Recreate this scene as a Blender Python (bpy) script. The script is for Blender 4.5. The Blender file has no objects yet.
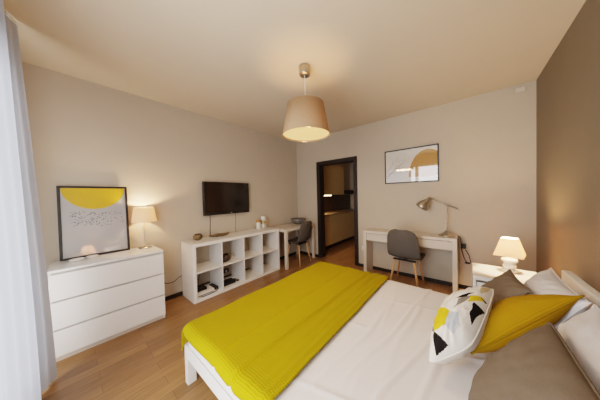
import bpy, bmesh, math, random
from mathutils import Vector, Matrix, noise
random.seed(7)
C = bpy.context.scene.collection
PI = math.pi
W, H = 3.782, 2.655          # room width (x) and height; left wall x=0, back wall y=0
YF = -3.86                   # window wall behind the camera

# ------------------------------------------------------------------ materials
def _mat(name):
    m = bpy.data.materials.new(name); m.use_nodes = True
    nt = m.node_tree; b = nt.nodes['Principled BSDF']
    return m, nt, b
def rgb(r, g, b):            # sRGB 0-255 to linear
    f = lambda c: (c/12.92 if c <= .04045 else ((c+.055)/1.055)**2.4)
    return (f(r/255), f(g/255), f(b/255), 1)
def mat(name, col, rough=.5, metal=0, vary=.04, scale=30, bump=0, bscale=200, coat=0, spec=.5, trans=0, sheen=0, coat_ior=1.5):
    m, nt, b = _mat(name)
    tc = nt.nodes.new('ShaderNodeTexCoord')
    n = nt.nodes.new('ShaderNodeTexNoise'); n.inputs['Scale'].default_value = scale; n.inputs['Detail'].default_value = 3
    nt.links.new(tc.outputs['Object'], n.inputs['Vector'])
    r = nt.nodes.new('ShaderNodeValToRGB')
    r.color_ramp.elements[0].position = .3; r.color_ramp.elements[1].position = .7
    r.color_ramp.elements[0].color = tuple(c*(1-vary) for c in col[:3])+(1,)
    r.color_ramp.elements[1].color = tuple(min(1, c*(1+vary)) for c in col[:3])+(1,)
    nt.links.new(n.outputs['Fac'], r.inputs['Fac']); nt.links.new(r.outputs['Color'], b.inputs['Base Color'])
    b.inputs['Roughness'].default_value = rough; b.inputs['Metallic'].default_value = metal
    b.inputs['Coat Weight'].default_value = coat; b.inputs['Coat Roughness'].default_value = .03
    b.inputs['Specular IOR Level'].default_value = spec
    b.inputs['Coat IOR'].default_value = coat_ior
    b.inputs['Transmission Weight'].default_value = trans
    b.inputs['Sheen Weight'].default_value = sheen
    if bump:
        n2 = nt.nodes.new('ShaderNodeTexNoise'); n2.inputs['Scale'].default_value = bscale; n2.inputs['Detail'].default_value = 4
        nt.links.new(tc.outputs['Object'], n2.inputs['Vector'])
        bp = nt.nodes.new('ShaderNodeBump'); bp.inputs['Strength'].default_value = bump; bp.inputs['Distance'].default_value = .01
        nt.links.new(n2.outputs['Fac'], bp.inputs['Height']); nt.links.new(bp.outputs['Normal'], b.inputs['Normal'])
    return m
def floor_mat():
    m, nt, b = _mat('oak planks')
    tc = nt.nodes.new('ShaderNodeTexCoord')
    mp = nt.nodes.new('ShaderNodeMapping'); mp.inputs['Rotation'].default_value = (0, 0, PI/2)
    nt.links.new(tc.outputs['Object'], mp.inputs['Vector'])
    br = nt.nodes.new('ShaderNodeTexBrick'); br.offset = .37
    br.inputs['Scale'].default_value = 1; br.inputs['Brick Width'].default_value = .85; br.inputs['Row Height'].default_value = .095
    br.inputs['Mortar Size'].default_value = .0012; br.inputs['Bias'].default_value = 0
    br.inputs['Color1'].default_value = rgb(160, 120, 78); br.inputs['Color2'].default_value = rgb(134, 98, 62)
    br.inputs['Mortar'].default_value = rgb(96, 62, 34)
    nt.links.new(mp.outputs['Vector'], br.inputs['Vector'])
    mp2 = nt.nodes.new('ShaderNodeMapping'); mp2.inputs['Scale'].default_value = (30, 1.6, 1)
    nt.links.new(tc.outputs['Object'], mp2.inputs['Vector'])
    n = nt.nodes.new('ShaderNodeTexNoise'); n.inputs['Scale'].default_value = 3; n.inputs['Detail'].default_value = 6
    nt.links.new(mp2.outputs['Vector'], n.inputs['Vector'])
    r = nt.nodes.new('ShaderNodeValToRGB')
    r.color_ramp.elements[0].position = .3; r.color_ramp.elements[0].color = (.72, .70, .68, 1)
    r.color_ramp.elements[1].position = .7; r.color_ramp.elements[1].color = (1.1, 1.1, 1.1, 1)
    nt.links.new(n.outputs['Fac'], r.inputs['Fac'])
    mx = nt.nodes.new('ShaderNodeMixRGB'); mx.blend_type = 'MULTIPLY'; mx.inputs['Fac'].default_value = 1
    nt.links.new(br.outputs['Color'], mx.inputs['Color1']); nt.links.new(r.outputs['Color'], mx.inputs['Color2'])
    nt.links.new(mx.outputs['Color'], b.inputs['Base Color'])
    b.inputs['Roughness'].default_value = .36
    return m
def knit_mat(name, col, rib=190, strength=.6, direction='X', sheen=.2):
    m, nt, b = _mat(name)
    tc = nt.nodes.new('ShaderNodeTexCoord')
    w = nt.nodes.new('ShaderNodeTexWave'); w.bands_direction = direction
    w.inputs['Scale'].default_value = rib/6.28*2; w.inputs['Distortion'].default_value = 1.2; w.inputs['Detail'].default_value = 1
    nt.links.new(tc.outputs['UV'], w.inputs['Vector'])
    w2 = nt.nodes.new('ShaderNodeTexWave'); w2.bands_direction = 'Y' if direction == 'X' else 'X'
    w2.inputs['Scale'].default_value = rib/6.28*1.3; w2.inputs['Distortion'].default_value = 1.5
    nt.links.new(tc.outputs['UV'], w2.inputs['Vector'])
    add = nt.nodes.new('ShaderNodeMath'); add.operation = 'MULTIPLY_ADD'; add.inputs[1].default_value = .5
    nt.links.new(w2.outputs['Fac'], add.inputs[0]); nt.links.new(w.outputs['Fac'], add.inputs[2])
    r = nt.nodes.new('ShaderNodeValToRGB')
    r.color_ramp.elements[0].color = tuple(c*.80 for c in col[:3])+(1,)
    r.color_ramp.elements[1].color = tuple(min(1, c*1.1) for c in col[:3])+(1,)
    nt.links.new(add.outputs[0], r.inputs['Fac']); nt.links.new(r.outputs['Color'], b.inputs['Base Color'])
    bp = nt.nodes.new('ShaderNodeBump'); bp.inputs['Strength'].default_value = strength; bp.inputs['Distance'].default_value = .003
    nt.links.new(add.outputs[0], bp.inputs['Height']); nt.links.new(bp.outputs['Normal'], b.inputs['Normal'])
    b.inputs['Roughness'].default_value = .9; b.inputs['Sheen Weight'].default_value = sheen
    b.inputs['Specular IOR Level'].default_value = .15
    return m
def shade_mat(name, col, translucency=.5, emit=0, ecol=None, weave=0):
    m = bpy.data.materials.new(name); m.use_nodes = True; nt = m.node_tree; nt.nodes.clear()
    out = nt.nodes.new('ShaderNodeOutputMaterial')
    d = nt.nodes.new('ShaderNodeBsdfDiffuse'); t = nt.nodes.new('ShaderNodeBsdfTranslucent'); mx = nt.nodes.new('ShaderNodeMixShader')
    tc = nt.nodes.new('ShaderNodeTexCoord')
    n = nt.nodes.new('ShaderNodeTexNoise'); n.inputs['Scale'].default_value = 120
    nt.links.new(tc.outputs['Object'], n.inputs['Vector'])
    r = nt.nodes.new('ShaderNodeValToRGB')
    r.color_ramp.elements[0].color = tuple(c*(.92-weave) for c in col[:3])+(1,); r.color_ramp.elements[1].color = col
    nt.links.new(n.outputs['Fac'], r.inputs['Fac'])
    nt.links.new(r.outputs['Color'], d.inputs['Color']); nt.links.new(r.outputs['Color'], t.inputs['Color'])
    mx.inputs[0].default_value = translucency
    nt.links.new(d.outputs[0], mx.inputs[1]); nt.links.new(t.outputs[0], mx.inputs[2])
    last = mx
    if emit:
        e = nt.nodes.new('ShaderNodeEmission'); e.inputs['Color'].default_value = ecol or col; e.inputs['Strength'].default_value = emit
        a = nt.nodes.new('ShaderNodeAddShader'); nt.links.new(mx.outputs[0], a.inputs[0]); nt.links.new(e.outputs[0], a.inputs[1]); last = a
    nt.links.new(last.outputs[0], out.inputs['Surface'])
    return m
def glow_mat(name, col, strength):
    m, nt, b = _mat(name)
    b.inputs['Base Color'].default_value = col; b.inputs['Emission Color'].default_value = col; b.inputs['Emission Strength'].default_value = strength
    return m

M = dict(
    wall=mat('wall paint', rgb(194, 181, 164), .85, vary=.015, scale=6, bump=.05, bscale=260, spec=.2),
    ceil=mat('ceiling paint', rgb(204, 190, 170), .9, vary=.012, scale=4, spec=.2),
    taupe=mat('taupe wall paint', rgb(122, 109, 90), .6, vary=.02, scale=5, bump=.04, bscale=220, spec=.35),
    floor=floor_mat(),
    dark_wood=mat('wenge wood', rgb(40, 30, 25), .45, vary=.15, scale=25),
    white=mat('white lacquer', rgb(230, 225, 219), .38, vary=.01, scale=5),
    white_dim=mat('dimmed white lacquer', rgb(212, 200, 186), .38, vary=.01, scale=5),  # white lacquer darkened and warmed, painting in the dimmer far light
    white_gloss=mat('white glass top', rgb(236, 236, 236), .12, vary=.01, coat=.6),
    gap=mat('drawer shadow gap', rgb(200, 196, 190), .7),
    white_fabric=mat('white cotton', rgb(220, 213, 210), .9, vary=.012, scale=60, bump=.05, bscale=420, spec=.15, sheen=.1),
    pillow=mat('white pillowcase', rgb(210, 206, 206), .9, vary=.012, scale=50, bump=.06, bscale=300, spec=.15),
    pattern_base=mat('off white canvas', rgb(218, 210, 200), .9, vary=.015, scale=60, bump=.08, bscale=400, spec=.15),
    grey_cushion=mat('taupe linen', rgb(106, 93, 79), .92, vary=.05, scale=140, bump=.1, bscale=500, spec=.15),
    yellow=knit_mat('mustard knit', rgb(160, 138, 6), 110, .8, sheen=0),
    yellow_cushion=knit_mat('mustard weave', rgb(160, 120, 14), 210, .4, sheen=0),
    chair_fabric=mat('charcoal fabric', rgb(92, 86, 80), .92, vary=.12, scale=160, bump=.15, bscale=500, spec=.15),
    oak=mat('pale oak legs', rgb(196, 152, 104), .5, vary=.1, scale=40),
    black=mat('black plastic', rgb(22, 20, 19), .4, vary=.1),
    screen=mat('dark television glass', rgb(14, 12, 11), .16, vary=.05, coat=.3),
    nickel=mat('brushed nickel', rgb(188, 180, 166), .28, metal=1, vary=.05, scale=80),
    frame_black=mat('black picture frame', rgb(30, 26, 24), .4, vary=.1),
    bronze=mat('bronze glaze', rgb(122, 104, 76), .35, metal=.5, vary=.25, scale=22),
    brown_glass=mat('dark brown glaze', rgb(70, 52, 36), .3, vary=.2, scale=20),
    wicker=mat('driftwood brown', rgb(120, 96, 60), .6, vary=.35, scale=40, bump=.5, bscale=90),
    wood_lid=mat('wooden lid', rgb(178, 128, 66), .5, vary=.12, scale=40),
    ceramic=mat('white ceramic', rgb(232, 228, 220), .25, vary=.01, coat=.3),
    gold=mat('gold leaf patches', rgb(196, 158, 92), .35, metal=.6, vary=.1),
    wire=mat('dark woven wire', rgb(128, 124, 120), .45, metal=.4, vary=.1),
    cream=mat('cream kitchen front', rgb(196, 170, 126), .45, vary=.02, scale=8),
    counter=mat('kitchen worktop', rgb(150, 128, 100), .3, vary=.15, scale=60),
    splash=mat('brown kitchen splashback', rgb(74, 56, 42), .35, vary=.15, scale=14),
    plate=mat('white plastic', rgb(222, 214, 204), .5, vary=.01),
    rod=mat('curtain track metal', rgb(200, 198, 195), .4, metal=.6),
    curtain=shade_mat('sheer white curtain', rgb(196, 204, 218), .24),
    lamp_white=shade_mat('white fabric shade', rgb(250, 230, 208), .42, weave=.03),
    lamp_cream=shade_mat('cream fabric shade', rgb(252, 228, 206), .42, weave=.03),
    lamp_linen=shade_mat('beige linen shade', rgb(188, 158, 128), .22, weave=.1),
    diffuser=glow_mat('lit shade diffuser', (1.0, .55, .20, 1), .85),
    strip=glow_mat('lit kitchen strip', (1, .76, .46, 1), 9),
    art_white=mat('poster paper', rgb(168, 168, 170), .5, vary=.008, coat=1, coat_ior=2.3),  # white paper greyed to paint in the reflection of its glass
    art_yellow=mat('poster yellow', rgb(206, 162, 4), .5, vary=.02, coat=1, coat_ior=2.0),
    art_ink=mat('poster ink', rgb(60, 60, 66), .5, coat=.75),
    art_sky=mat('print pale sky', rgb(214, 208, 200), .5, vary=.01, coat=1, coat_ior=2.0),
    art_ochre=mat('print ochre', rgb(176, 124, 44), .5, vary=.05, coat=1, coat_ior=2.0),
    art_twig=mat('print twigs', rgb(120, 112, 104), .5, coat=1, coat_ior=2.0),
    pat_black=mat('pattern black', rgb(30, 26, 25), .9, spec=.1),
    pat_yellow=mat('pattern yellow', rgb(206, 172, 40), .9, spec=.1),
    pat_grey=mat('pattern grey', rgb(120, 112, 104), .9, spec=.1),
    pat_blue=mat('pattern pale grey', rgb(170, 175, 180), .9, spec=.1),
    pat_beige=mat('pattern pale beige', rgb(190, 166, 128), .9, spec=.1),
    led=glow_mat('white logo', (.6, .6, .6, 1), .15),
)
def glass_mat():
    m = bpy.data.materials.new('window glass'); m.use_nodes = True; nt = m.node_tree; nt.nodes.clear()
    out = nt.nodes.new('ShaderNodeOutputMaterial'); t = nt.nodes.new('ShaderNodeBsdfTransparent'); g = nt.nodes.new('ShaderNodeBsdfGlossy')
    g.inputs['Roughness'].default_value = .02; mx = nt.nodes.new('ShaderNodeMixShader'); mx.inputs[0].default_value = .05
    nt.links.new(t.outputs[0], mx.inputs[1]); nt.links.new(g.outputs[0], mx.inputs[2]); nt.links.new(mx.outputs[0], out.inputs['Surface'])
    return m
M['glass'] = glass_mat()

# ------------------------------------------------------------------ helpers
def obj(name, bm, m, parent=None, smooth=False):
    me = bpy.data.meshes.new(name)
    bmesh.ops.recalc_face_normals(bm, faces=bm.faces)
    bm.to_mesh(me); bm.free()
    for k in (m if isinstance(m, (list, tuple)) else [m]): me.materials.append(M[k] if isinstance(k, str) else k)
    if smooth:
        for p in me.polygons: p.use_smooth = True
    o = bpy.data.objects.new(name, me); C.objects.link(o)
    if parent: o.parent = parent
    return o
def thing(name, label, cat, loc=(0, 0, 0), rotz=0, group=None):
    o = bpy.data.objects.new(name, None); C.objects.link(o); o.empty_display_size = .1
    o.location = loc; o.rotation_euler = (0, 0, rotz); o['label'] = label; o['category'] = cat
    if group: o['group'] = group
    return o
def tag(o, label, cat, group=None):
    o['label'] = label; o['category'] = cat
    if group: o['group'] = group
    return o
def struct(name, bm, m, parent=None):
    o = obj(name, bm, m, parent)
    o['kind'] = 'structure'
    return o
def add_box(bm, lo, hi, bev=0, mi=0, seg=2, mx=None):
    r = bmesh.ops.create_cube(bm, size=1)
    vs = r['verts']
    for v in vs:
        v.co = Vector([lo[i] + (v.co[i]+.5)*(hi[i]-lo[i]) for i in range(3)])
    fs = set(f for v in vs for f in v.link_faces)
    for f in fs: f.material_index = mi
    if bev:
        es = list(set(e for v in vs for e in v.link_edges))
        res = bmesh.ops.bevel(bm, geom=es, offset=bev, segments=seg, profile=.5, affect='EDGES')
        vs = list(set(vs) | set(res['verts'])); vs = [v for v in vs if v.is_valid]
        for f in res['faces']: f.material_index = mi
    if mx is not None:
        for v in vs: v.co = mx @ v.co
    return bm
def bx(lo, hi, bev=.003, **k): return add_box(bmesh.new(), lo, hi, bev, **k)
def add_lathe(bm, prof, seg=40, mi=0, c=(0, 0, 0), mx=None):
    rings = []
    for r, z in prof:
        if r < 1e-6: rings.append([bm.verts.new((c[0], c[1], c[2]+z))])
        else: rings.append([bm.verts.new((c[0]+r*math.cos(2*PI*i/seg), c[1]+r*math.sin(2*PI*i/seg), c[2]+z)) for i in range(seg)])
    for a, b in zip(rings, rings[1:]):
        for i in range(seg):
            j = (i+1) % seg
            if len(a) == 1 and len(b) == 1: continue
            if len(a) == 1: f = bm.faces.new((a[0], b[j], b[i]))
            elif len(b) == 1: f = bm.faces.new((a[i], a[j], b[0]))
            else: f = bm.faces.new((a[i], a[j], b[j], b[i]))
            f.material_index = mi
    if mx is not None:
        for r in rings:
            for v in r: v.co = mx @ v.co
    return bm
def lathe(prof, **k): return add_lathe(bmesh.new(), prof, **k)
def add_tube(bm, pts, rad, seg=10, mi=0):
    pts = [Vector(p) for p in pts]; rings = []
    if not isinstance(rad, (list, tuple)): rad = [rad]*len(pts)
    for i, p in enumerate(pts):
        d = (pts[min(i+1, len(pts)-1)] - pts[max(i-1, 0)]).normalized()
        a = Vector((0, 0, 1)) if abs(d.z) < .9 else Vector((1, 0, 0))
        u = d.cross(a).normalized(); w = d.cross(u)
        rings.append([bm.verts.new(p + rad[i]*(u*math.cos(2*PI*k/seg)+w*math.sin(2*PI*k/seg))) for k in range(seg)])
    for a, b in zip(rings, rings[1:]):
        for k in range(seg): bm.faces.new((a[k], a[(k+1) % seg], b[(k+1) % seg], b[k])).material_index = mi
    bm.faces.new(rings[0]).material_index = mi; bm.faces.new(rings[-1][::-1]).material_index = mi
    return bm
def tube(pts, rad, **k): return add_tube(bmesh.new(), pts, rad, **k)
def curve_pts(ctrl, n=40):   # Catmull-Rom through the control points
    P = [Vector(p) for p in ctrl]; P = [2*P[0]-P[1]] + P + [2*P[-1]-P[-2]]; out = []
    m = len(P)-3
    for i in range(n+1):
        t = i/n*m; k = min(int(t), m-1); t -= k
        a, b, c, d = P[k:k+4]
        out.append(.5*((2*b)+(c-a)*t+(2*a-5*b+4*c-d)*t*t+(3*b-a-3*c+d)*t**3))
    return out
def dup(root, loc, rotz, label, group=None):
    r = root.copy(); C.objects.link(r); r.location = loc; r.rotation_euler = (0, 0, rotz); r['label'] = label
    if group: r['group'] = group
    for ch in list(root.children):
        c = ch.copy(); C.objects.link(c); c.parent = r
        for g in list(ch.children):
            d = g.copy(); C.objects.link(d); d.parent = c
    return r

# ------------------------------------------------------------------ the setting
T = .14
DX0, DX1, DH = .645, 1.475, 2.045            # door opening in the back wall
KY = 2.75                                    # far end of the kitchen behind it
struct('floor', bx((-T, YF-T, -.1), (W+T, KY+T, 0), 0), 'floor')
struct('ceiling', bx((-T, YF-T, H), (W+T, KY+T, H+.1), 0), 'ceil')
struct('wall_left', bx((-T, YF-T, 0), (0, T, H), 0), 'wall')
bm = bx((0, 0, 0), (DX0, T, H), 0); add_box(bm, (DX1, 0, 0), (W+T, T, H)); add_box(bm, (DX0, 0, DH), (DX1, T, H))
struct('wall_back', bm, 'wall')
struct('wall_right', bx((W, YF-T, 0), (W+T, 0, H), 0), 'taupe')
WX0, WX1, WZ0, WZ1 = .74, 3.0, .06, 2.32     # big window opening in the wall behind the camera
bm = bx((0, YF-T, 0), (WX0, YF, H), 0); add_box(bm, (WX1, YF-T, 0), (W, YF, H))
add_box(bm, (WX0, YF-T, WZ1), (WX1, YF, H)); add_box(bm, (WX0, YF-T, 0), (WX1, YF, WZ0))
struct('wall_front', bm, 'wall')
# window
bm = bmesh.new(); y0, y1 = YF-.10, YF-.04
for a in ((WX0, WX0+.06), (WX1-.06, WX1), ((WX0+WX1)/2-.05, (WX0+WX1)/2+.05)): add_box(bm, (a[0], y0, WZ0), (a[1], y1, WZ1), .004)
for a in ((WZ0, WZ0+.08), (WZ1-.07, WZ1)): add_box(bm, (WX0, y0, a[0]), (WX1, y1, a[1]), .004)
wf = struct('window_1', bm, 'white')
bm = bx((WX0+.06, YF-.075, WZ0+.08), ((WX0+WX1)/2-.05, YF-.069, WZ1-.07), 0)
add_box(bm, ((WX0+WX1)/2+.05, YF-.075, WZ0+.08), (WX1-.06, YF-.069, WZ1-.07))
obj('window_pane', bm, 'glass', wf)
# door frame
FW = .06
bm = bx((DX0-FW, -.018, 0), (DX0+.012, .0, DH+FW), .002)
add_box(bm, (DX1-.012, -.018, 0), (DX1+FW, 0, DH+FW), .002)
add_box(bm, (DX0-FW, -.0185, DH-.012), (DX1+FW, 0, DH+FW), .002)
add_box(bm, (DX0, 0, 0), (DX0+.022, T+.01, DH)); add_box(bm, (DX1-.022, 0, 0), (DX1, T+.01, DH)); add_box(bm, (DX0, 0, DH-.022), (DX1, T+.01, DH))
struct('door_1', bm, 'dark_wood')
# baseboards
struct('baseboard_left', bx((0, YF, 0), (.014, -.001, .055), .002), 'dark_wood')
bm = bx((.014, -.014, 0), (DX0-FW, 0, .055), .002); add_box(bm, (DX1+FW, -.014, 0), (W-.001, 0, .055), .002)
struct('baseboard_back', bm, 'dark_wood')
struct('baseboard_right', bx((W-.014, YF, 0), (W, -.014, .055), .002), 'dark_wood')
# kitchen shell behind the doorway
KX = 1.75
struct('wall_kitchen_left', bx((-T, T, 0), (0, KY+T, H), 0), 'wall')
struct('wall_kitchen_right', bx((KX, T, 0), (KX+T, KY+T, H), 0), 'wall')
struct('wall_kitchen_back', bx((0, KY, 0), (KX, KY+T, H), 0), 'wall')
struct('trim_1', bx((0, T, .9), (.012, KY, 1.39), 0), 'splash')
bm = bx((.50, KY-.03, 0), (.60, KY, 2.1), .002); add_box(bm, (1.45, KY-.03, 0), (1.55, KY, 2.1), .002); add_box(bm, (.50, KY-.03, 2.02), (1.55, KY, 2.11), .002)
struct('door_2', bm, 'dark_wood')
# wall plates on the back wall
o = thing('ventilation_cover', 'small pale rectangular ventilation cover high on the back wall near the corner', 'vent', (3.65, -.001, 2.585))
obj('cover_frame', bx((-.055, -.012, -.032), (.055, 0, .032), .004), 'wall', o)
bm = bmesh.new()
for k in range(4): add_box(bm, (-.04, -.016, -.022+k*.0125), (.04, -.0115, -.0155+k*.0125), .001)
obj('louvre', bm, 'plate', o)
o = thing('wall_socket', 'white wall socket low on the wall between the doorway and the long desk', 'socket', (1.64, -.001, .36))
obj('socket_plate', bx((-.04, -.01, -.04), (.04, 0, .04), .004), 'plate', o)
obj('socket_insert', lathe([(0, -.001), (.018, -.001), (.02, .0), (.02, .004)], seg=24, mx=Matrix.Translation((0, -.0105, 0)) @ Matrix.Rotation(PI/2, 4, 'X')), 'gap', o)

# ------------------------------------------------------------------ chest of drawers
dr = thing('chest_of_drawers', 'low white three drawer chest beside the curtain', 'chest of drawers', (0, -3.640, 0))
DL, DD, DZ = .798, .4614, .786
bm = bx((.02, 0, 0), (DD-.022, .018, DZ-.012), .002); add_box(bm, (.02, DL-.018, 0), (DD-.022, DL, DZ-.012), .002)
add_box(bm, (.02, .018, .05), (.03, DL-.018, DZ-.012)); add_box(bm, (.03, .018, .05), (DD-.03, DL-.018, .068))
obj('carcass', bm, 'white', dr)
obj('plinth', bx((.05, .018, 0), (DD-.028, DL-.018, .045), .001), 'white_dim', dr)  # darker white paints a shadow line below the lowest drawer
obj('gap_shade_panel', bx((DD-.045, .018, .045), (DD-.026, DL-.018, DZ-.014), 0), 'gap', dr)  # sheet behind the drawer fronts, its grey stands in for gap shade
for z0, z1 in ((.047, .268), (.283, .512), (.527, .748)):
    bm = bx((DD-.0215, .001, z0), (DD, DL-.001, z1), .002)
    add_box(bm, (DD-.15, .03, z0+.01), (DD-.0215, .045, z1-.04)); add_box(bm, (DD-.15, DL-.045, z0+.01), (DD-.0215, DL-.03, z1-.04))
    obj('drawer', bm, 'white', dr)
obj('top_panel', bx((.02, -.001, DZ-.020), (DD, DL+.001, DZ-.005), .002), 'white', dr)
obj('glass_top', bx((.02, -.001, DZ-.0049), (DD, DL+.001, DZ), .0015), 'white_gloss', dr)

# leaning poster
def art_quad(bm, pts, mi):    # 2D polygon (y, z) -> face at x offset by layer
    f = bm.faces.new([bm.verts.new(p) for p in pts]); f.material_index = mi; return f
pw, ph = .512, .735
pt = thing('framed_poster', 'black framed poster with a yellow half sun leaning on the wall above the white chest', 'picture', (.085, -3.326, DZ+.0005))
pt.rotation_euler = (0, -math.radians(4.2), 0)
bm = bmesh.new(); fw_ = .020
for lo, hi in (((0, -pw/2, 0), (.022, -pw/2+fw_, ph)), ((0, pw/2-fw_, 0), (.022, pw/2, ph)), ((0, -pw/2+fw_, 0), (.022, pw/2-fw_, fw_)), ((0, -pw/2+fw_, ph-fw_), (.022, pw/2-fw_, ph))):
    add_box(bm, lo, hi, .0015)
obj('picture_frame', bm, 'frame_black', pt)
bm = bmesh.new(); a = pw/2-fw_
art_quad(bm, [(.012, -a, fw_), (.012, a, fw_), (.012, a, ph-fw_), (.012, -a, ph-fw_)], 0)
N = 40; cz_, rr, rz = ph-fw_, a-.002, .222      # the sun is cut by the top of the sheet
art_quad(bm, [(.0125, rr*math.cos(PI+PI*i/N), cz_+rz*math.sin(PI+PI*i/N)) for i in range(N+1)], 1)
for k in range(170):
    y = random.uniform(-a+.06, a-.02); z = random.uniform(.335, .485) - .03*abs(math.sin(y*9+1))
    if z > ph-fw_-rz*math.sqrt(max(0, 1-(y/rr)**2))-.015: continue
    q = random.uniform(.004, .0085); t_ = random.uniform(-.6, .6); cs, sn = math.cos(t_), math.sin(t_)
    art_quad(bm, [(.0126, y+q*(u_*cs-v_*sn), z+q*(u_*sn+v_*cs)) for u_, v_ in ((-.8, -.1), (0, -.55), (.8, .3), (0, .5))], 2)
obj('print', bm, ['art_white', 'art_yellow', 'art_ink'], pt)
bm = bx((-.004, -a, fw_*.5), (.002, a, ph-fw_*.5), 0); obj('backing_board', bm, 'frame_black', pt)

# shallow dishes on the chest
for k, (x, y, r, lab) in enumerate(((.20, -3.475, .055, 'white shallow dish in front of the yellow poster, the one nearer the curtain'), (.165, -3.372, .045, 'white shallow dish in front of the yellow poster, the one nearer the lamp'))):
    o = obj('dish', lathe([(0, 0), (r*.6, 0), (r*.9, .006), (r, .016), (r*.96, .0165), (r*.85, .009), (r*.5, .005), (0, .005)]), 'ceramic', smooth=True)
    o.location = (x, y, DZ+.0005); tag(o, lab, 'dish', 'dishes on the chest')

# table lamp on the chest
lp = thing('table_lamp', 'lit table lamp with white drum shade and slim metal stem on the white chest', 'lamp', (.13, -2.935, DZ+.0005))
obj('lamp_base', lathe([(0, 0), (.062, 0), (.066, .004), (.064, .010), (.02, .014), (.008, .020), (0, .020)]), 'nickel', lp, True)
obj('pole', lathe([(.0085, .018), (.0085, .36), (0, .36)], seg=16), 'nickel', lp, True)
obj('socket', lathe([(.014, .33), (.016, .34), (.016, .385), (0, .385)], seg=20), 'plate', lp, True)
obj('lamp_shade', lathe([(.122, .315), (.0955, .488), (.0945, .488), (.121, .315)], seg=56), 'lamp_white', lp, True)
obj('bulb', lathe([(.012, .385), (.026, .41), (.026, .425), (0, .445)], seg=20), 'diffuser', lp, True)

# wall cable beside the chest
tag(obj('power_cable', tube(curve_pts([(.018, -2.90, .005), (.012, -2.86, .20), (.006, -2.80, .33), (.006, -2.72, .24), (.006, -2.62, .225), (.006, -2.55, .27), (.008, -2.50, .26), (.010, -2.46, .12), (.018, -2.42, .06)]), .004), 'black'), 'thin black cable running along the wall between the white chest and the cube shelf', 'cable')

# ------------------------------------------------------------------ cube shelf
KY0, KL, KD, KH = -2.5202, 1.5042, .4156, .77
sh = thing('cube_shelf', 'white low eight compartment cube shelf under the television', 'shelf', (0, KY0, 0))
to = .042; ti = .017
obj('top_panel', bx((.02, 0, KH-to), (KD, KL, KH), .002), 'white', sh)
obj('bottom_panel', bx((.02, 0, 0), (KD, KL, to), .002), 'white', sh)
for y in (0, KL-to): obj('side_panel', bx((.02, y, to), (KD, y+to, KH-to), .0005), 'white', sh)
cw = (KL-2*to-3*ti)/4; ch = (KH-2*to-ti)/2
for k in range(3):
    y = to+cw*(k+1)+ti*k; obj('divider', bx((.024, y, to), (KD-.002, y+ti, KH-to), .0005), 'white', sh)
for k in range(4):
    y = to+(cw+ti)*k; obj('middle_shelf', bx((.024, y, to+ch), (KD-.002, y+cw, to+ch+ti), .0005), 'white', sh)
def cell(col, row): return KY0+to+(cw+ti)*col, to + (ch+ti)*row + .0005   # y start, floor z

# on top of the shelf
zt = KH+.0005
o = obj('round_pot', lathe([(0, 0), (.034, 0), (.054, .018), (.063, .044), (.056, .07), (.04, .086), (.034, .084), (.05, .068), (.056, .044), (.045, .02), (0, .01)]), 'bronze', smooth=True)
o.location = (.15, -2.345, zt); tag(o, 'small round bronze pot on top of the white cube shelf', 'pot')
bm = bmesh.new(); nu, nv = 28, 10; g = []
for i in range(nu+1):
    u = i/nu*2-1; row = []
    wdt = .055*(1-abs(u)**2.4)**.7 + .004
    for j in range(nv+1):
        v = j/nv*2-1
        z = .006 + .030*abs(v)**2*(1-.4*abs(u)) + .022*abs(u)**3 + .004*noise.noise(Vector((u*4, v*3, 1)))
        row.append(bm.verts.new((v*wdt + .012*math.sin(u*3), u*.155, z)))
    g.append(row)
for i in range(nu):
    for j in range(nv): bm.faces.new((g[i][j], g[i+1][j], g[i+1][j+1], g[i][j+1]))
o = obj('leaf_bowl', bm, 'wicker', smooth=True); o.location = (.16, -2.03, zt)
mod = o.modifiers.new('thick', 'SOLIDIFY'); mod.thickness = .006; mod.offset = 1
tag(o, 'long shallow brown leaf shaped bowl on the cube shelf below the television', 'bowl')
o = thing('storage_jar', 'white jar with a wooden lid on top of the cube shelf', 'jar', (.10, -1.245, zt))
obj('jar_body', lathe([(0, 0), (.038, 0), (.041, .004), (.041, .118), (.038, .122), (0, .122)]), 'ceramic', o, True)
obj('lid', lathe([(0, .122), (.042, .122), (.043, .126), (.043, .158), (.040, .162), (0, .162)]), 'wood_lid', o, True)
bm = bmesh.new()
for k in range(3):
    mx = Matrix.Translation((0, (-.006, .010, -.004)[k], .041+k*.072)) @ Matrix.Rotation((.3, -.35, .5)[k], 4, 'Z') @ Matrix.Rotation((.0, .15, -.12)[k], 4, 'X')
    add_box(bm, (-.036, -.041, -.039), (.036, .041, .036), .007, mx=mx)
for f in bm.faces:
    c = f.calc_center_median()
    if f.calc_area() > .0008 and (int(c.z*55) + (c.x > .01) + (c.y > .01)) % 3 == 1: f.material_index = 1
o = obj('stacked_ornament', bm, ['ceramic', 'gold']); o.location = (.105, -1.118, zt+.002)
tag(o, 'white and gold stacked block ornament beside the jar on the cube shelf', 'ornament')

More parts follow.
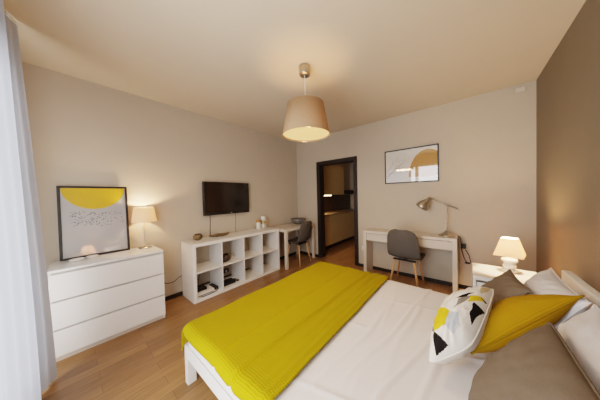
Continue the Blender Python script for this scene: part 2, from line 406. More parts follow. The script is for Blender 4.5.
# in the compartments
y, z = cell(1, 1)
o = obj('round_vase', lathe([(0, 0), (.04, 0), (.068, .02), (.082, .056), (.073, .09), (.05, .108), (.044, .106), (.066, .086), (.074, .056), (.06, .024), (0, .01)]), 'brown_glass', smooth=True)
o.location = (.27, y+.115, z); tag(o, 'round dark brown vase in an upper compartment of the cube shelf', 'vase')
y, z = cell(0, 0)
o = thing('internet_router', 'white flat router box in the lower left compartment of the cube shelf', 'router', (.27, y+.135, z))
obj('router_body', bx((-.09, -.115, 0), (.09, .115, .045), .006), 'plate', o)
obj('foot_strip', bx((.0905, -.10, .006), (.094, .10, .014), .001), 'black', o)
o = thing('set_top_box', 'black box lying on the white router', 'set-top box', (.25, y+.10, z+.0455))
obj('box_body', bx((-.06, -.07, 0), (.06, .07, .034), .004), 'black', o); obj('front_panel', bx((.0602, -.06, .006), (.063, .06, .026), .001), 'screen', o)
o = thing('power_adapter', 'black power adapter beside the white router in the cube shelf', 'adapter', (.25, y+.292, z))
obj('adapter_body', bx((-.10, -.028, 0), (.08, .028, .04), .006), 'black', o); obj('plug_pin', tube([(.081, 0, .02), (.10, 0, .02)], .005), 'nickel', o)
tag(obj('router_cable', tube(curve_pts([(.19, y+.10, z+.081), (.15, y+.12, z+.15), (.08, y+.17, z+.20), (.04, y+.2, z+.27)]), .004), 'black'), 'black cable rising behind the white router in the cube shelf', 'cable')
tag(obj('network_cable', tube(curve_pts([(.385, y+.05, z+.005), (.40, y+.12, z+.005), (.395, y+.20, z+.006), (.375, y+.262, z+.006), (.33, y+.318, z+.006)]), .0045), 'black'), 'black cable lying in front of the white router in the cube shelf', 'cable')
y, z = cell(1, 0)
o = thing('media_player', 'black media player in the second lower compartment of the cube shelf', 'media player', (.27, y+.135, z))
obj('player_body', bx((-.075, -.10, 0), (.075, .10, .04), .006), 'black', o)
obj('player_front', bx((.0752, -.09, .008), (.078, .09, .03), .001), 'screen', o)
o = thing('remote_control', 'small black remote control beside the media player in the cube shelf', 'remote control', (.27, y+.285, z))
obj('remote_body', bx((-.06, -.02, 0), (.06, .02, .018), .005), 'black', o)
bm = bmesh.new()
for i in range(5):
    for j in range(2): add_box(bm, (-.045+i*.018, -.012+j*.014, .0181), (-.036+i*.018, -.004+j*.014, .0205), .0008)
obj('buttons', bm, 'gap', o)
o = thing('power_strip', 'black power strip on the wall behind the media player', 'power strip', (.0025, y+.17, z+.11))
obj('strip_body', bx((0, -.12, -.028), (.04, .12, .028), .005), 'black', o)
for k in range(3):
    obj('outlet', lathe([(0, 0), (.017, 0), (.02, .002), (.02, .004), (0, .0041)], seg=20, mx=Matrix.Translation((.0402, -.07+.07*k, 0)) @ Matrix.Rotation(PI/2, 4, 'Y')), 'gap', o)
y, z = cell(2, 0)
o = thing('wall_plug', 'black double plug on the wall seen through the third lower compartment', 'plug', (.0025, y+.15, z+.14))
obj('plug_body', bx((0, -.05, -.03), (.045, .05, .03), .006), 'black', o); obj('plug_cord', tube(curve_pts([(.046, .02, -.01), (.07, .03, -.05), (.05, .05, -.10), (.03, .06, -.138)]), .004), 'black', o)
y, z = cell(3, 0)
o = thing('dark_bottle', 'dark bottle standing in the lower right compartment of the cube shelf', 'bottle', (.27, y+.06, z))
obj('bottle_body', lathe([(0, 0), (.033, 0), (.036, .004), (.036, .12), (.028, .15), (.014, .17), (.013, .205), (0, .205)]), 'black', o, True)
obj('cap', lathe([(.015, .2), (.015, .222), (0, .222)], seg=20), 'frame_black', o, True)

# television
tv = thing('television', 'black flat wall mounted television above the white cube shelf', 'television', (.0, -1.828, 1.362))
tw, th = .395, .26
bm = bx((.05, -tw, -th), (.10, tw, th), .006)
obj('casing', bm, 'black', tv)
obj('screen', bx((.1002, -tw+.018, -th+.045), (.1030, tw-.018, th-.018), .001), 'screen', tv)
obj('wall_bracket', bx((.001, -.12, -.1), (.0498, .12, .1), .003), 'black', tv)
obj('logo', bx((.1002, .03, -th+.017), (.1015, .055, -th+.023), 0), 'led', tv)
for k, (y, lab) in enumerate(((-2.10, 'thin cable hanging from the left part of the television to the cube shelf'), (-1.66, 'thin cable hanging from the right part of the television to the cube shelf'))):
    o = obj('television_cable', tube(curve_pts([(.012, y, 1.16), (.008, y+.004, .98), (.008, y-.003, .85), (.009, y, .66), (.009, y+.01, .3), (.009, y, .0602)]), .0045), 'black' if k == 0 else 'wire')
    tag(o, lab, 'cable', 'television cables')

# ------------------------------------------------------------------ small table with chair and bowl
tb = thing('side_table', 'small white square legged table in the corner right of the cube shelf', 'table', (.02, -.985, 0))
tx, ty, tz = .525, .905, .752
obj('tabletop', bx((0, 0, tz-.05), (tx, ty, tz), .003), 'white_dim', tb)
for x in (0, tx-.05):
    for y in (.02, ty-.05): obj('leg', bx((x, y, 0), (x+.05, y+.05, tz-.0505), .002), 'white_dim', tb)
o = thing('wire_bowl', 'dark round wire bowl on the small white table', 'bowl', (.25, -.28, tz+.0005))
obj('bowl_shell', lathe([(0, .0), (.06, 0), (.105, .028), (.145, .07), (.170, .120), (.166, .121), (.140, .073), (.10, .033), (.055, .006), (0, .006)]), 'wire', o, True)
obj('rim', add_tube(bmesh.new(), [(.170*math.cos(2*PI*i/40), .170*math.sin(2*PI*i/40), .1205) for i in range(41)], .004, 8), 'wire', o, True)

def make_chair(label, loc, rotz):
    t = thing('shell_chair', label, 'chair', loc, rotz, 'grey shell chairs')
    prof = [(.215, .435), (.17, .452), (.08, .445), (-.02, .438), (-.10, .445), (-.165, .475), (-.205, .54), (-.228, .62), (-.246, .70), (-.262, .78), (-.272, .84)]
    P = curve_pts([(0, a, b if b < .46 else .46+(b-.46)*1.08) for a, b in prof], 40)
    bm = bmesh.new(); rows = []; n = 16
    for i, p in enumerate(P):
        s = i/40
        wd = .218 if s < .45 else .218-.035*((s-.45)/.55)**2
        e = 1
        if s < .16: e = (1-((.16-s)/.16)**2.6*.86)**.5
        if s > .76: e = (1-((s-.76)/.24)**2.8*.92)**.5
        wd *= e
        d = (P[min(i+1, 40)]-P[max(i-1, 0)]).normalized(); nrm = Vector((0, -d.z, d.y))
        if nrm.dot(Vector((0, 1, .6))) < 0: nrm = -nrm
        dish = .012 + .043*min(1, max(0, (s-.35)/.3))
        rows.append([bm.verts.new(p + Vector((wd*(j/n*2-1), 0, 0)) + nrm*dish*e*abs(j/n*2-1)**2.4) for j in range(n+1)])
    for a, b in zip(rows, rows[1:]):
        for j in range(n): bm.faces.new((a[j], a[j+1], b[j+1], b[j]))
    o = obj('seat_shell', bm, 'chair_fabric', t, True)
    m = o.modifiers.new('thick', 'SOLIDIFY'); m.thickness = .030; m.offset = 0
    m = o.modifiers.new('sub', 'SUBSURF'); m.levels = 1; m.render_levels = 2
    bm = bx((-.15, -.13, .402), (.15, -.09, .422), .003); add_box(bm, (-.15, .10, .402), (.15, .14, .422), .003); add_box(bm, (-.02, -.09, .404), (.02, .10, .420), .002)
    obj('under_frame', bm, 'black', t)
    for sx in (-1, 1):
        for sy in (-1, 1):
            obj('leg', tube([(sx*.125, sy*.11+.005, .415), (sx*.16, sy*.145+.005, .2), (sx*.195, sy*.18+.005, 0)], [.016, .014, .010], seg=14), 'oak', t, True)
    return t
chair = make_chair('grey shell chair with oak legs pushed under the long desk', (2.45, -.365, 0), math.radians(-3))
dup(chair, (.45, -.52, 0), math.radians(95), 'grey shell chair with oak legs pushed under the small table by the doorway')

# ------------------------------------------------------------------ long desk, lamp, plug
dk = thing('writing_desk', 'long narrow white desk with one full width drawer against the back wall', 'desk', (1.76, -.305, 0))
L, D, Z = 1.2845, .303, .752
obj('desk_top', bx((0, 0, Z-.04), (L, D, Z), .002), 'white_dim', dk)
for x in (0, L-.052): obj('side_panel', bx((x, 0, 0), (x+.052, D-.018, Z-.0405), .002), 'white_dim', dk)
dw = obj('drawer', bx((.054, .012, Z-.165), (L-.054, .032, Z-.048), .002), 'white_dim', dk)
obj('drawer_box', bx((.07, .0325, Z-.155), (L-.07, D-.03, Z-.06), 0), 'white_dim', dw)
obj('back_rail', bx((.052, D-.028, Z-.16), (L-.052, D-.012, Z-.0405), 0), 'white_dim', dk)
dl = thing('desk_lamp', 'brushed metal desk lamp with bell shaped head on the long white desk', 'lamp', (2.925, -.115, Z+.0005))
obj('lamp_base', lathe([(0, 0), (.098, 0), (.102, .007), (.096, .016), (.064, .028), (.040, .05), (.026, .068), (.014, .076), (0, .076)]), 'nickel', dl, True)
obj('pole', lathe([(.009, .07), (.009, .425), (.010, .43), (.010, .452), (0, .455)], seg=16), 'nickel', dl, True)
A, B = Vector((.125, 0, .385)), Vector((-.200, -.02, .535))
obj('arm', tube([A, B], .0075), 'nickel', dl, True)
obj('clamp', add_tube(bmesh.new(), [(0, -.016, .442), (0, .016, .442)], .013, 16), 'nickel', dl, True)
hd = obj('lamp_head', lathe([(.012, .025), (.025, .018), (.030, -.02), (.044, -.05), (.070, -.085), (.086, -.135), (.088, -.160), (.084, -.160), (.081, -.132), (.065, -.088), (.04, -.055), (0, -.035)], seg=40,
      mx=Matrix.Translation(B+Vector((-.015, 0, -.01))) @ Matrix.Rotation(math.radians(38), 4, 'Y')), 'nickel', dl, True)
obj('head_joint', add_tube(bmesh.new(), [B+Vector((0, -.014, 0)), B+Vector((0, .014, 0))], .012, 16), 'nickel', dl, True)
o = thing('lamp_cord', 'black cord with plug and switch hanging beside the right end of the long desk', 'cord', (3.05, -.10, 0))
obj('cord', tube(curve_pts([(-.005, -.01, .7590), (.0, -.01, .7590), (.02, -.02, .748), (.03, .02, .66), (.035, .04, .57), (.06, .05, .46), (.10, .06, .38), (.13, .06, .40), (.11, .07, .50), (.075, .075, .56)]), .0045), 'black', o, True)
obj('adapter', bx((.035, .05, .58), (.08, .092, .645), .006), 'black', o)
obj('inline_switch', bx((.07, .045, .375), (.125, .068, .396), .006, mx=None), 'black', o)

# picture on the back wall
pb = thing('framed_print', 'black framed landscape print with an ochre half circle and twigs above the desk', 'picture', (2.441, -.002, 1.818))
fw2, fh2 = .388, .277
bm = bmesh.new(); e = .016
for lo, hi in (((-fw2, -.025, -fh2), (-fw2+e, 0, fh2)), ((fw2-e, -.025, -fh2), (fw2, 0, fh2)), ((-fw2+e, -.025, -fh2), (fw2-e, 0, -fh2+e)), ((-fw2+e, -.025, fh2-e), (fw2-e, 0, fh2))): add_box(bm, lo, hi, .0015)
obj('picture_frame', bm, 'frame_black', pb)
bm = bmesh.new(); X, Zz = fw2-e, fh2-e
art_quad(bm, [(-X, -.010, -Zz), (X, -.010, -Zz), (X, -.010, Zz), (-X, -.010, Zz)], 0)
cx_, cz_, rx_, rz_ = .245, -.20, .265, .425
pts = [(-.01, -.0104, -.04)]
arc = [(cx_+rx_*math.cos(t), cz_+rz_*math.sin(t)) for t in [PI - PI*i/48 for i in range(49)]]
arc = [(min(x, X), z) for x, z in arc if z > -.19]
art_quad(bm, [(x, -.0104, z) for x, z in arc] + [(X, -.0104, -.19), (arc[0][0], -.0104, -.19)], 1)
def twig(p, ang, ln, w, depth):
    q = (p[0]+ln*math.cos(ang), p[1]+ln*math.sin(ang)); n = (-math.sin(ang)*w, math.cos(ang)*w)
    if abs(q[0]) < X-.02 and abs(q[1]) < Zz-.02:
        art_quad(bm, [(p[0]-n[0], -.0108, p[1]-n[1]), (q[0]-n[0]*.7, -.0108, q[1]-n[1]*.7), (q[0]+n[0]*.7, -.0108, q[1]+n[1]*.7), (p[0]+n[0], -.0108, p[1]+n[1])], 2)
        if depth:
            twig(q, ang+random.uniform(-.25, .2), ln*.92, w*.8, depth-1)
            if random.random() < .6: twig(q, ang+random.choice((-1, 1))*random.uniform(.4, .8), ln*.6, w*.6, depth-1)
for p, an, k in (((-.36, -.16), .75, 6), ((-.355, -.20), .95, 5), ((-.33, -.12), .55, 6), ((-.35, -.08), 1.0, 4)): twig(p, an, .075, .0028, k)
obj('print', bm, ['art_sky', 'art_ochre', 'art_twig'], pb)
obj('backing_board', bx((-X, -.008, -Zz), (X, -.001, Zz), 0), 'frame_black', pb)

# ------------------------------------------------------------------ pendant
pe = thing('pendant_lamp', 'lit pendant lamp with tapered beige fabric shade hanging from the ceiling', 'lamp', (1.90, -1.98, 0))
obj('canopy', lathe([(0, H-.0005), (.052, H-.0005), (.054, H-.006), (.054, 2.572), (.050, 2.566), (.012, 2.562), (0, 2.562)]), 'nickel', pe, True)
obj('cord', tube([(0, 0, 2.57), (0, 0, 2.25)], .004), 'plate', pe)
ps = obj('lamp_shade', lathe([(.235, 1.972), (.182, 2.275), (.180, 2.275), (.233, 1.972)], seg=72), 'lamp_linen', pe, True)
obj('rim', add_tube(bmesh.new(), [(.181*math.cos(2*PI*i/60), .181*math.sin(2*PI*i/60), 2.275) for i in range(61)], .003, 8), 'lamp_linen', ps, True)
obj('diffuser', lathe([(0, 1.99), (.2295, 1.99), (.2295, 1.985), (0, 1.985)], seg=72), 'diffuser', pe)
obj('socket', lathe([(.018, 2.26), (.02, 2.25), (.02, 2.19), (0, 2.19)], seg=20), 'plate', pe, True)

# ------------------------------------------------------------------ bed
BX0, BX1, BY0, BY1 = 1.515, 3.70, -3.003, -1.325
bed = thing('bed', 'white wooden double bed with low side rails and headboard', 'bed', (0, 0, 0))
RZ0, RZ1 = .20, .29
obj('side_rail', bx((BX0+.0505, BY0, RZ0), (3.64, BY0+.05, RZ1), .003), 'white', bed)
obj('side_rail', bx((BX0+.0505, BY1-.05, RZ0), (3.64, BY1, RZ1), .003), 'white', bed)
obj('foot_rail', bx((BX0, BY0+.06, RZ0), (BX0+.05, BY1-.06, RZ1), .003), 'white', bed)
for x in (BX0, 3.64):
    for y in (BY0, BY1-.06): obj('leg', bx((x, y, 0), (x+.05, y+.0595, RZ1), .003), 'white', bed)
obj('headboard', bx((3.655, BY0, RZ1+.0005), (3.70, BY1, .80), .008), 'white', bed)
bm = bmesh.new()
for k in range(14): add_box(bm, (1.66+k*.14, BY0+.051, .205), (1.73+k*.14, BY1-.051, .222), .002)
obj('slats', bm, 'oak', bed)
mt = obj('mattress', bx((1.60, BY0+.056, .2225), (3.645, BY1-.056, .418), .04, seg=4), 'white_fabric', smooth=True)
tag(mt, 'white mattress in the bed frame beneath the duvet', 'mattress')

def edge(s, r):              # fold a sheet over an edge: s>=0 lies flat, s<0 hangs
    if s >= 0: return s, 0
    th = -s/r
    if th < PI/2: return -r*math.sin(th), r*(1-math.cos(th))
    return -r, r + (-s - r*PI/2)
def sheet(name, m, x0, x1, y0, y1, top, hx0, hx1, hy0, hy1, r, nx, ny, zf, corner=1.0):
    bm = bmesh.new(); g = []; uvl = bm.loops.layers.uv.new('UVMap')
    S0, S1 = -hx0, (x1-x0)+hx1; T0, T1 = -hy0, (y1-y0)+hy1; uvs = {}
    for i in range(nx+1):
        s = S0+(S1-S0)*i/nx; row = []
        for j in range(ny+1):
            t = T0+(T1-T0)*j/ny
            ax, da = edge(s, r) if s < (x1-x0)/2 else edge((x1-x0)-s, r)
            x = x0+ax if s < (x1-x0)/2 else x1-ax
            ay, db = edge(t, r) if t < (y1-y0)/2 else edge((y1-y0)-t, r)
            y = y0+ay if t < (y1-y0)/2 else y1-ay
            dx, dy, dz = zf(x, y, s, t)
            v = bm.verts.new((x+dx, y+dy, top-da-db*(corner if da > 0 else 1)+dz)); row.append(v); uvs[v] = (s, t)
        g.append(row)
    for i in range(nx):
        for j in range(ny):
            f = bm.faces.new((g[i][j], g[i+1][j], g[i+1][j+1], g[i][j+1]))
            for l in f.loops: l[uvl].uv = uvs[l.vert]
    return obj(name, bm, m, None, True)
N3 = lambda x, y, z=0: noise.noise(Vector((x, y, z)))
def duvet_z(x, y, s, t):
    z = .004*N3(x*2.2, y*1.6, 3)
    for c, sl, wd, am, ph in ((2.62, .10, .016, .006, 1), (2.74, .16, .012, .008, 2), (2.82, .05, .018, .006, 3), (2.93, .2, .012, .007, 4), (3.02, .12, .016, .006, 5), (2.68, -.1, .010, .004, 6), (3.2, .1, .02, .006, 7)):
        cc = c + sl*(y+2.2) + .03*N3(y*2.5, c, ph)
        z += 1.9*am*math.exp(-((x-cc)/wd)**2)*max(0, .45+.9*N3(y*1.9, c*7, ph))
    for c, sl, wd, am, ph in ((-2.75, .25, .014, .006, 11), (-2.5, .3, .012, .004, 12), (-2.2, .2, .014, .005, 13), (-1.75, .15, .014, .004, 14)):
        cc = c + sl*(x-2.8) + .02*N3(x*3, c, ph)
        z += 1.7*am*math.exp(-((y-cc)/wd)**2)*max(0, .3+1.0*N3(x*2.3, c*5, ph))
    return 0, 0, z
dv = sheet('duvet', 'white_fabric', 1.63, 3.64, BY0+.045, BY1-.045, .440, .03, 0, .16, .16, .045, 190, 170, duvet_z)
mod = dv.modifiers.new('thick', 'SOLIDIFY'); mod.thickness = .012; mod.offset = -1
tag(dv, 'white wrinkled duvet spread over the bed', 'duvet')
def throw_z(x, y, s, t):
    k = (y-BY0)/(BY1-BY0)
    z = .003*N3(x*3, y*2, 7) + .0015*N3(x*9, y*7, 2)
    def ridge(c, w, a): return a*math.exp(-((x-c)/w)**2)
    z += ridge(2.03-.02*k+.02*N3(y*2, 1), .011, .012)
    z += ridge(2.22+.04*k+.015*N3(y*2, 4), .016, .018) - ridge(2.262+.04*k, .02, .004)
    z += ridge(2.33+.03*k+.014*N3(y*3, 6), .018, .016)*(.3+.7*k) + ridge(2.39+.03*k+.01*N3(y*4, 16), .016, .012)*(.4+.6*k) + ridge(2.455, .016, .010)
    e = max(0, (x-2.2)/.3)
    return (.004*math.sin(y*11) if s < 0 else 0) + e*(-.014*k-.03*(1-k)) + .010*N3(y*3, 11)*e, (.004*math.sin(x*13+1) if t < 0 else 0), z
tw_ = sheet('throw_blanket', 'yellow', 1.595, 2.50, BY0+.03, BY1-.03, .467, .185, 0, .10, .10, .055, 170, 240, throw_z, .8)
mod = tw_.modifiers.new('thick', 'SOLIDIFY'); mod.thickness = .009; mod.offset = -1
tag(tw_, 'mustard yellow knitted throw spread across the foot of the bed', 'throw blanket')

# ------------------------------------------------------------------ cushions and pillows
def inpoly(u, v, poly):
    c = False; n = len(poly)
    for i in range(n):
        x1, y1 = poly[i]; x2, y2 = poly[i-1]
        if (y1 > v) != (y2 > v) and u < (x2-x1)*(v-y1)/(y2-y1)+x1: c = not c
    return c
def cushion(name, m, corners, thick, label, cat, n=44, seed=0, group=None, shapes=None, wr=.006, pin=.09, sag=0, rnd=0, pw=.6):
    # corners: bottom-a, bottom-b, top-b, top-a ; puffs both ways from the sheet they span
    c = [Vector(p) for p in corners]
    nrm = ((c[1]-c[0])+(c[2]-c[3])).cross((c[3]-c[0])+(c[2]-c[1])).normalized()
    bm = bmesh.new(); uvl = bm.loops.layers.uv.new('UVMap'); sides = []; uvs = {}
    su = ((c[1]-c[0]).length+(c[2]-c[3]).length)/2; sv = ((c[3]-c[0]).length+(c[2]-c[1]).length)/2
    for sd in (1, -1):
        g = []
        for i in range(n+1):
            row = []
            for j in range(n+1):
                u, v = i/n, j/n
                if sd == -1 and (i in (0, n) or j in (0, n)): row.append(sides[0][i][j]); continue
                a, b = u*2-1, v*2-1
                # edges bow inwards between the corners
                a2 = a*(1-pin*(1-b*b))*(1-rnd*b*b*b*b); b2 = b*(1-pin*(1-a*a))*(1-rnd*a*a*a*a); uu, vv = (a2+1)/2, (b2+1)/2
                p = c[0]*(1-uu)*(1-vv)+c[1]*uu*(1-vv)+c[2]*uu*vv+c[3]*(1-uu)*vv
                h = ((1-abs(a)**2.4)*(1-abs(b)**2.4))**pw
                rad = max(abs(a), abs(b))
                w = wr*(N3(u*5+seed, v*5, sd)+.6*N3(u*13, v*13+seed, sd*2))*min(1, (1-rad)*4)
                ang = math.atan2(b, a)
                w += wr*1.0*math.sin(ang*16+seed+3*N3(a, b, seed))*rad**3*min(1, (1-rad)*5)
                p = p + nrm*sd*(thick*.5*h + w)
                p.z -= sag*(1-b*b)*0
                row.append(bm.verts.new(p)); uvs[row[-1]] = (u*su, v*sv)
            g.append(row)
        sides.append(g)
    for k, g in enumerate(sides):
        for i in range(n):
            for j in range(n):
                f = bm.faces.new((g[i][j], g[i+1][j], g[i+1][j+1], g[i][j+1]))
                for l in f.loops: l[uvl].uv = uvs[l.vert]
                if shapes and k == 1:
                    u, v = (i+.5)/n, (j+.5)/n
                    for mi, poly in shapes:
                        if inpoly(u, v, poly): f.material_index = mi
    g = sides[0]; rim = [g[i][0].co.copy() for i in range(n+1)] + [g[n][j].co.copy() for j in range(1, n+1)] + [g[i][n].co.copy() for i in range(n-1, -1, -1)] + [g[0][j].co.copy() for j in range(n-1, 0, -1)]
    o = obj(name, bm, m, None, True); tag(o, label, cat, group)
    rim.append(rim[0])
    obj('seam', tube(rim, .0042, seg=6), m[0] if isinstance(m, list) else m, o, True)
    return o
Zb = .475
cushion('pillow', 'pillow', [(3.41, -1.42, .54), (3.42, -1.99, .54), (3.585, -1.99, .83), (3.585, -1.44, .83)], .18, 'white pillow leaning on the headboard behind the mustard cushion', 'pillow', seed=1, group='white pillows')
cushion('pillow', 'pillow', [(3.42, -2.03, .55), (3.42, -2.78, .55), (3.585, -2.78, .84), (3.585, -2.03, .84)], .20, 'white pillow leaning on the headboard behind the nearest taupe cushion', 'pillow', seed=5, group='white pillows')
cushion('cushion', 'grey_cushion', [(3.16, -1.48, .53), (3.24, -1.86, .53), (3.42, -1.88, .80), (3.38, -1.54, .81)], .10, 'taupe cushion behind the patterned cushion, nearest the bedside lamp', 'cushion', seed=9, group='taupe cushions', wr=.005, rnd=.03)
cushion('cushion', 'yellow_cushion', [(3.17, -1.98, .52), (3.15, -2.265, .545), (3.585, -1.945, .85), (3.38, -1.77, .665)], .17, 'mustard yellow woven cushion in the middle of the pillows', 'cushion', seed=4, wr=.004, pin=.04, rnd=.02)
CORN = [(2.981, -2.42, 0.505), (3.02, -2.012, 0.66), (3.28, -1.891, 0.79), (3.16, -2.321, 0.625)]
SHAPES = [(1, [(0.237, 0.194), (0.037, 0.556), (0.013, 0.231)]), (1, [(0.531, 0.869), (0.469, 1.0), (0.2, 0.931), (0.331, 0.875)]), (2, [(0.713, 0.0), (0.406, 0.519), (0.231, 0.487), (0.212, 0.219)]), (3, [(0.494, 0.1), (0.719, 0.0), (0.212, 0.219), (0.312, 0.094)]), (4, [(0.406, 0.494), (0.325, 0.713), (0.181, 0.775), (0.1, 0.675), (0.231, 0.469)]), (2, [(0.631, 0.781), (0.662, 0.938), (0.625, 0.988), (0.506, 0.794)]), (1, [(0.606, 0.531), (0.725, 0.819), (0.594, 0.713)]), (3, [(0.581, 0.6), (0.637, 0.8), (0.512, 0.75), (0.419, 0.575)]), (1, [(0.65, 0.919), (0.631, 0.994), (0.606, 0.981)]), (5, [(0.825, 0.85), (0.988, 0.969), (0.838, 0.963), (0.725, 0.9)])]
cushion('cushion', ['pattern_base', 'pat_black', 'pat_yellow', 'pat_grey', 'pat_blue', 'pat_beige'], CORN, .21,
        'white cushion with black and yellow geometric shapes at the front of the pillows', 'cushion', n=190, seed=2, shapes=SHAPES, wr=.007, pin=.0, rnd=.11, pw=.58)
cushion('cushion', 'grey_cushion', [(3.16, -2.41, .54), (3.12, -2.93, .54), (3.40, -2.80, .84), (3.41, -2.26, .82)], .14, 'large taupe cushion at the near side of the bed, closest to the camera', 'cushion', seed=13, group='taupe cushions', wr=.004, pin=.03, rnd=.05)

# ------------------------------------------------------------------ nightstand and lamp
ns = thing('nightstand', 'white bedside table carrying the lit lamp in the corner', 'bedside table', (3.185, -1.03, 0))
nx, ny, nz = .49, .45, .55
obj('top_panel', bx((0, 0, nz-.04), (nx, ny, nz), .003), 'white', ns)
bm = bx((0, .004, 0), (.025, ny, nz-.0405), .002); add_box(bm, (nx-.025, .004, 0), (nx, ny, nz-.0405), .002); add_box(bm, (.025, ny-.02, .04), (nx-.025, ny, nz-.0405)); add_box(bm, (.025, .02, .04), (nx-.025, ny-.02, .06))
obj('carcass', bm, 'white', ns)
for z0, z1 in ((.065, .275), (.285, .49)):
    obj('drawer', bx((.03, .008, z0), (nx-.03, .026, z1), .002), 'white', ns)
bl = thing('bedside_lamp', 'small lit lamp with square tapered shade and stacked ball base on the bedside table', 'lamp', (3.475, -.70, nz+.0005))
obj('lamp_base', lathe([(0, 0), (.062, 0), (.066, .006), (.060, .014), (.036, .022), (.032, .03), (.046, .042), (.052, .058), (.044, .074), (.03, .082), (.052, .094), (.064, .112), (.054, .130), (.026, .140), (.024, .165), (0, .165)]), 'ceramic', bl, True)
bm = bmesh.new(); rings = []
for hw, z in ((.105, .165), (.058, .338), (.056, .338), (.102, .167)):
    rings.append([bm.verts.new((sx*hw, sy*hw, z)) for sx, sy in ((-1, -1), (1, -1), (1, 1), (-1, 1))])
for a, b in zip(rings, rings[1:]+rings[:1]):
    for i in range(4): bm.faces.new((a[i], a[(i+1) % 4], b[(i+1) % 4], b[i]))
o = obj('lamp_shade', bm, 'lamp_cream', bl); o.rotation_euler = (0, 0, math.radians(-14))
obj('bulb', lathe([(.012, .165), (.012, .19), (.026, .215), (.026, .235), (0, .255)], seg=20), 'diffuser', bl, True)

# the matching pair on the near side of the bed, outside the picture and mirrored in the poster glass
dup(ns, (3.185, -3.48, 0), 0, 'white bedside table on the window side of the bed, out of view')
dup(bl, (3.475, -3.26, nz+.0005), 0, 'lit bedside lamp mirrored as a small glow in the glass of the yellow poster')
# ------------------------------------------------------------------ curtains
def make_curtain(path_bot, path_top, label):
    t = thing('curtain', label, 'curtain', (0, 0, 0), 0, 'sheer curtains')
    b = curve_pts([(x, y, 0) for x, y in path_bot], 260); tp = curve_pts([(x, y, 0) for x, y in path_top], 260)
    bm = bmesh.new(); n = 36; rows = []
    for i in range(n+1):
        k = i/n; z = .012+k*(H-.045-.012); e = k**1.2
        rows.append([bm.verts.new((p.x*(1-e)+q.x*e, p.y*(1-e)+q.y*e+.007*math.sin(p.x*74+.6*math.sin(z*2))*(1-.5*k), z)) for p, q in zip(b, tp)])
    for r0, r1 in zip(rows, rows[1:]):
        for j in range(260): bm.faces.new((r0[j], r0[j+1], r1[j+1], r1[j]))
    obj('curtain_panel', bm, 'curtain', t, True)
    bm = bmesh.new(); add_tube(bm, [(p.x, p.y, H-.034) for p in tp], .006, 6); obj('heading_tape', bm, 'plate', t, True)
    return t
def wave(x0, x1, y, amp, n, ph=0): return [(x0+(x1-x0)*i/n, y+amp*(1 if (i+ph) % 2 else -1)) for i in range(n+1)]
make_curtain([(.695, -3.616), (.79, -3.662), (.86, -3.70), (.93, -3.685), (1.02, -3.666), (1.13, -3.70), (1.25, -3.745), (1.36, -3.765), (1.50, -3.735), (1.62, -3.77), (1.75, -3.745)],
             [(.70, -3.705), (.77, -3.735), (.84, -3.765), (.91, -3.745), (1.0, -3.725), (1.11, -3.755), (1.23, -3.785), (1.34, -3.795), (1.48, -3.765), (1.60, -3.79), (1.73, -3.77)],
             'sheer white curtain hanging in folds beside the white chest')
cr = thing('curtain_rail', 'white curtain rail fixed along the ceiling above the window', 'curtain rail', (0, -3.77, H-.0005))
obj('rail', bx((.45, -.025, -.026), (3.5, .025, 0), .003), 'plate', cr)
for x in (.445, 3.505): obj('end_cap', bx((x-.005, -.027, -.027), (x+.005, .027, 0), .002), 'rod', cr)

# ------------------------------------------------------------------ kitchen
kx = .44
for i in range(4):
    y0_ = T+.012+i*.60; wv = .597 if i < 3 else .60
    o = thing('base_cabinet', ('cream kitchen base cabinet nearest the doorway', 'second cream kitchen base cabinet from the doorway', 'third cream kitchen base cabinet from the doorway', 'cream kitchen base cabinet farthest from the doorway')[i], 'cabinet', (.013, y0_, 0), 0, 'kitchen base cabinets')
    obj('carcass', bx((0, 0, .1), (kx-.035, wv, .855), 0), 'cream', o)
    obj('plinth', bx((.02, 0, 0), (kx-.075, wv, .0995), 0), 'dark_wood', o)
    d = obj('drawer', bx((kx-.034, .002, .72), (kx-.014, wv-.002, .85), .002), 'cream', o); obj('handle', bx((kx-.0139, wv*.5-.07, .79), (kx-.004, wv*.5+.07, .80), .002), 'nickel', d)
    d = obj('door', bx((kx-.034, .002, .105), (kx-.014, wv-.002, .714), .002), 'cream', o); obj('handle', bx((kx-.0139, wv*.5-.07, .68), (kx-.004, wv*.5+.07, .69), .002), 'nickel', d)
o = obj('worktop', bx((.013, T+.012, .8555), (kx+.015, KY-.05, .89), .003), 'counter'); tag(o, 'brown kitchen worktop on the cream base cabinets', 'worktop')
for i in range(3):
    y0_ = T+.012+i*.51
    o = thing('wall_cabinet', ('cream kitchen wall cabinet nearest the doorway', 'middle cream kitchen wall cabinet', 'cream kitchen wall cabinet farthest from the doorway')[i], 'cabinet', (.001, y0_, 1.392), 0, 'kitchen wall cabinets')
    obj('carcass', bx((0, 0, 0), (.325, .507, .80), 0), 'cream', o)
    obj('door', bx((.326, .001, -.004), (.346, .506, .802), .002), 'cream', o)
o = thing('under_cabinet_light', 'lit strip light under the cream kitchen wall cabinets', 'light', (.29, .62, 1.3919))
obj('housing', bx((-.03, -.41, -.012), (.03, .41, 0), .002), 'plate', o); obj('light_strip', bx((-.025, -.40, -.03), (.025, .40, -.0125), .003), 'strip', o)
o = thing('cooker_hood', 'dark cooker hood at the end of the kitchen wall cabinets', 'cooker hood', (.013, 1.70, 1.40))
obj('hood_body', bx((0, 0, 0), (.36, .60, .12), .004), 'black', o); obj('hood_filter', bx((.03, .03, -.004), (.33, .57, -.0005), .001), 'nickel', o)

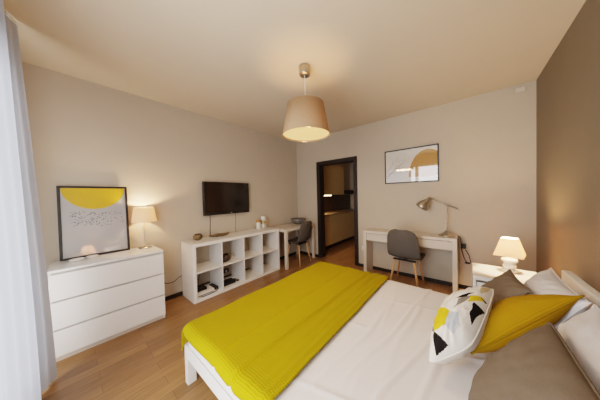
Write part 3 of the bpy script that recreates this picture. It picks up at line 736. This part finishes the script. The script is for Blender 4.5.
# ------------------------------------------------------------------ lights
def light(name, kind, loc, energy, col, size=.05, rot=None, **k):
    l = bpy.data.lights.new(name, kind); l.energy = energy; l.color = col
    if kind == 'AREA':
        l.shape = 'RECTANGLE'; l.size, l.size_y = size
    else: l.shadow_soft_size = size
    for a, b in k.items(): setattr(l, a, b)
    o = bpy.data.objects.new(name, l); C.objects.link(o); o.location = loc
    if rot: o.rotation_euler = rot
    return o
WARM = (1, .66, .38)
light('window_daylight', 'AREA', ((WX0+WX1)/2, YF-.20, (WZ0+WZ1)/2), 95, (.98, .97, .97), (WX1-WX0, WZ1-WZ0), (PI/2, 0, 0))
light('pendant_bulb', 'POINT', (1.90, -1.98, 2.04), 5, WARM, .05)
light('pendant_down', 'AREA', (1.90, -1.98, 1.975), 11, WARM, (.36, .36), (0, 0, 0))
light('chest_lamp_bulb', 'POINT', (.13, -2.935, DZ+.43), 26, WARM, .03)
light('bedside_lamp_bulb', 'POINT', (3.475, -.70, nz+.27), 26, WARM, .03)
light('near_bedside_bulb', 'POINT', (3.475, -3.26, nz+.27), 26, WARM, .03)
light('kitchen_strip', 'AREA', (.29, .55, 1.355), 4, WARM, (.04, .5), (0, 0, 0))
light('kitchen_fill', 'POINT', (1.15, 1.3, 2.4), .9, (1, .68, .38), .08)  # added dim amber fill for the kitchen, from no visible lamp
w = bpy.data.worlds.new('sky'); bpy.context.scene.world = w; w.use_nodes = True
bg = w.node_tree.nodes['Background']; bg.inputs['Color'].default_value = (.80, .90, 1.0, 1); bg.inputs['Strength'].default_value = 1.6

# ------------------------------------------------------------------ camera
cam = bpy.data.cameras.new('camera'); co = bpy.data.objects.new('camera', cam); C.objects.link(co)
yaw, pit, rol, f = -.6861, -.0206, -.0240, 195.749
fw = Vector((math.sin(yaw)*math.cos(pit), math.cos(yaw)*math.cos(pit), math.sin(pit)))
r = Vector((math.cos(yaw), -math.sin(yaw), 0)); u = r.cross(fw)
R = r*math.cos(rol)+u*math.sin(rol); U = -r*math.sin(rol)+u*math.cos(rol)
mw = Matrix(((R.x, U.x, -fw.x, 3.1395), (R.y, U.y, -fw.y, -3.5205), (R.z, U.z, -fw.z, 1.3584), (0, 0, 0, 1)))
co.matrix_world = mw
cam.sensor_fit = 'HORIZONTAL'; cam.sensor_width = 36; cam.lens = f/600*36; cam.shift_x = -6.044/600; cam.shift_y = .507/600
cam.clip_start = .02
bpy.context.scene.camera = co
vs = bpy.context.scene.view_settings
vs.view_transform = 'Filmic'
vs.look = 'Medium High Contrast'
vs.exposure = .42
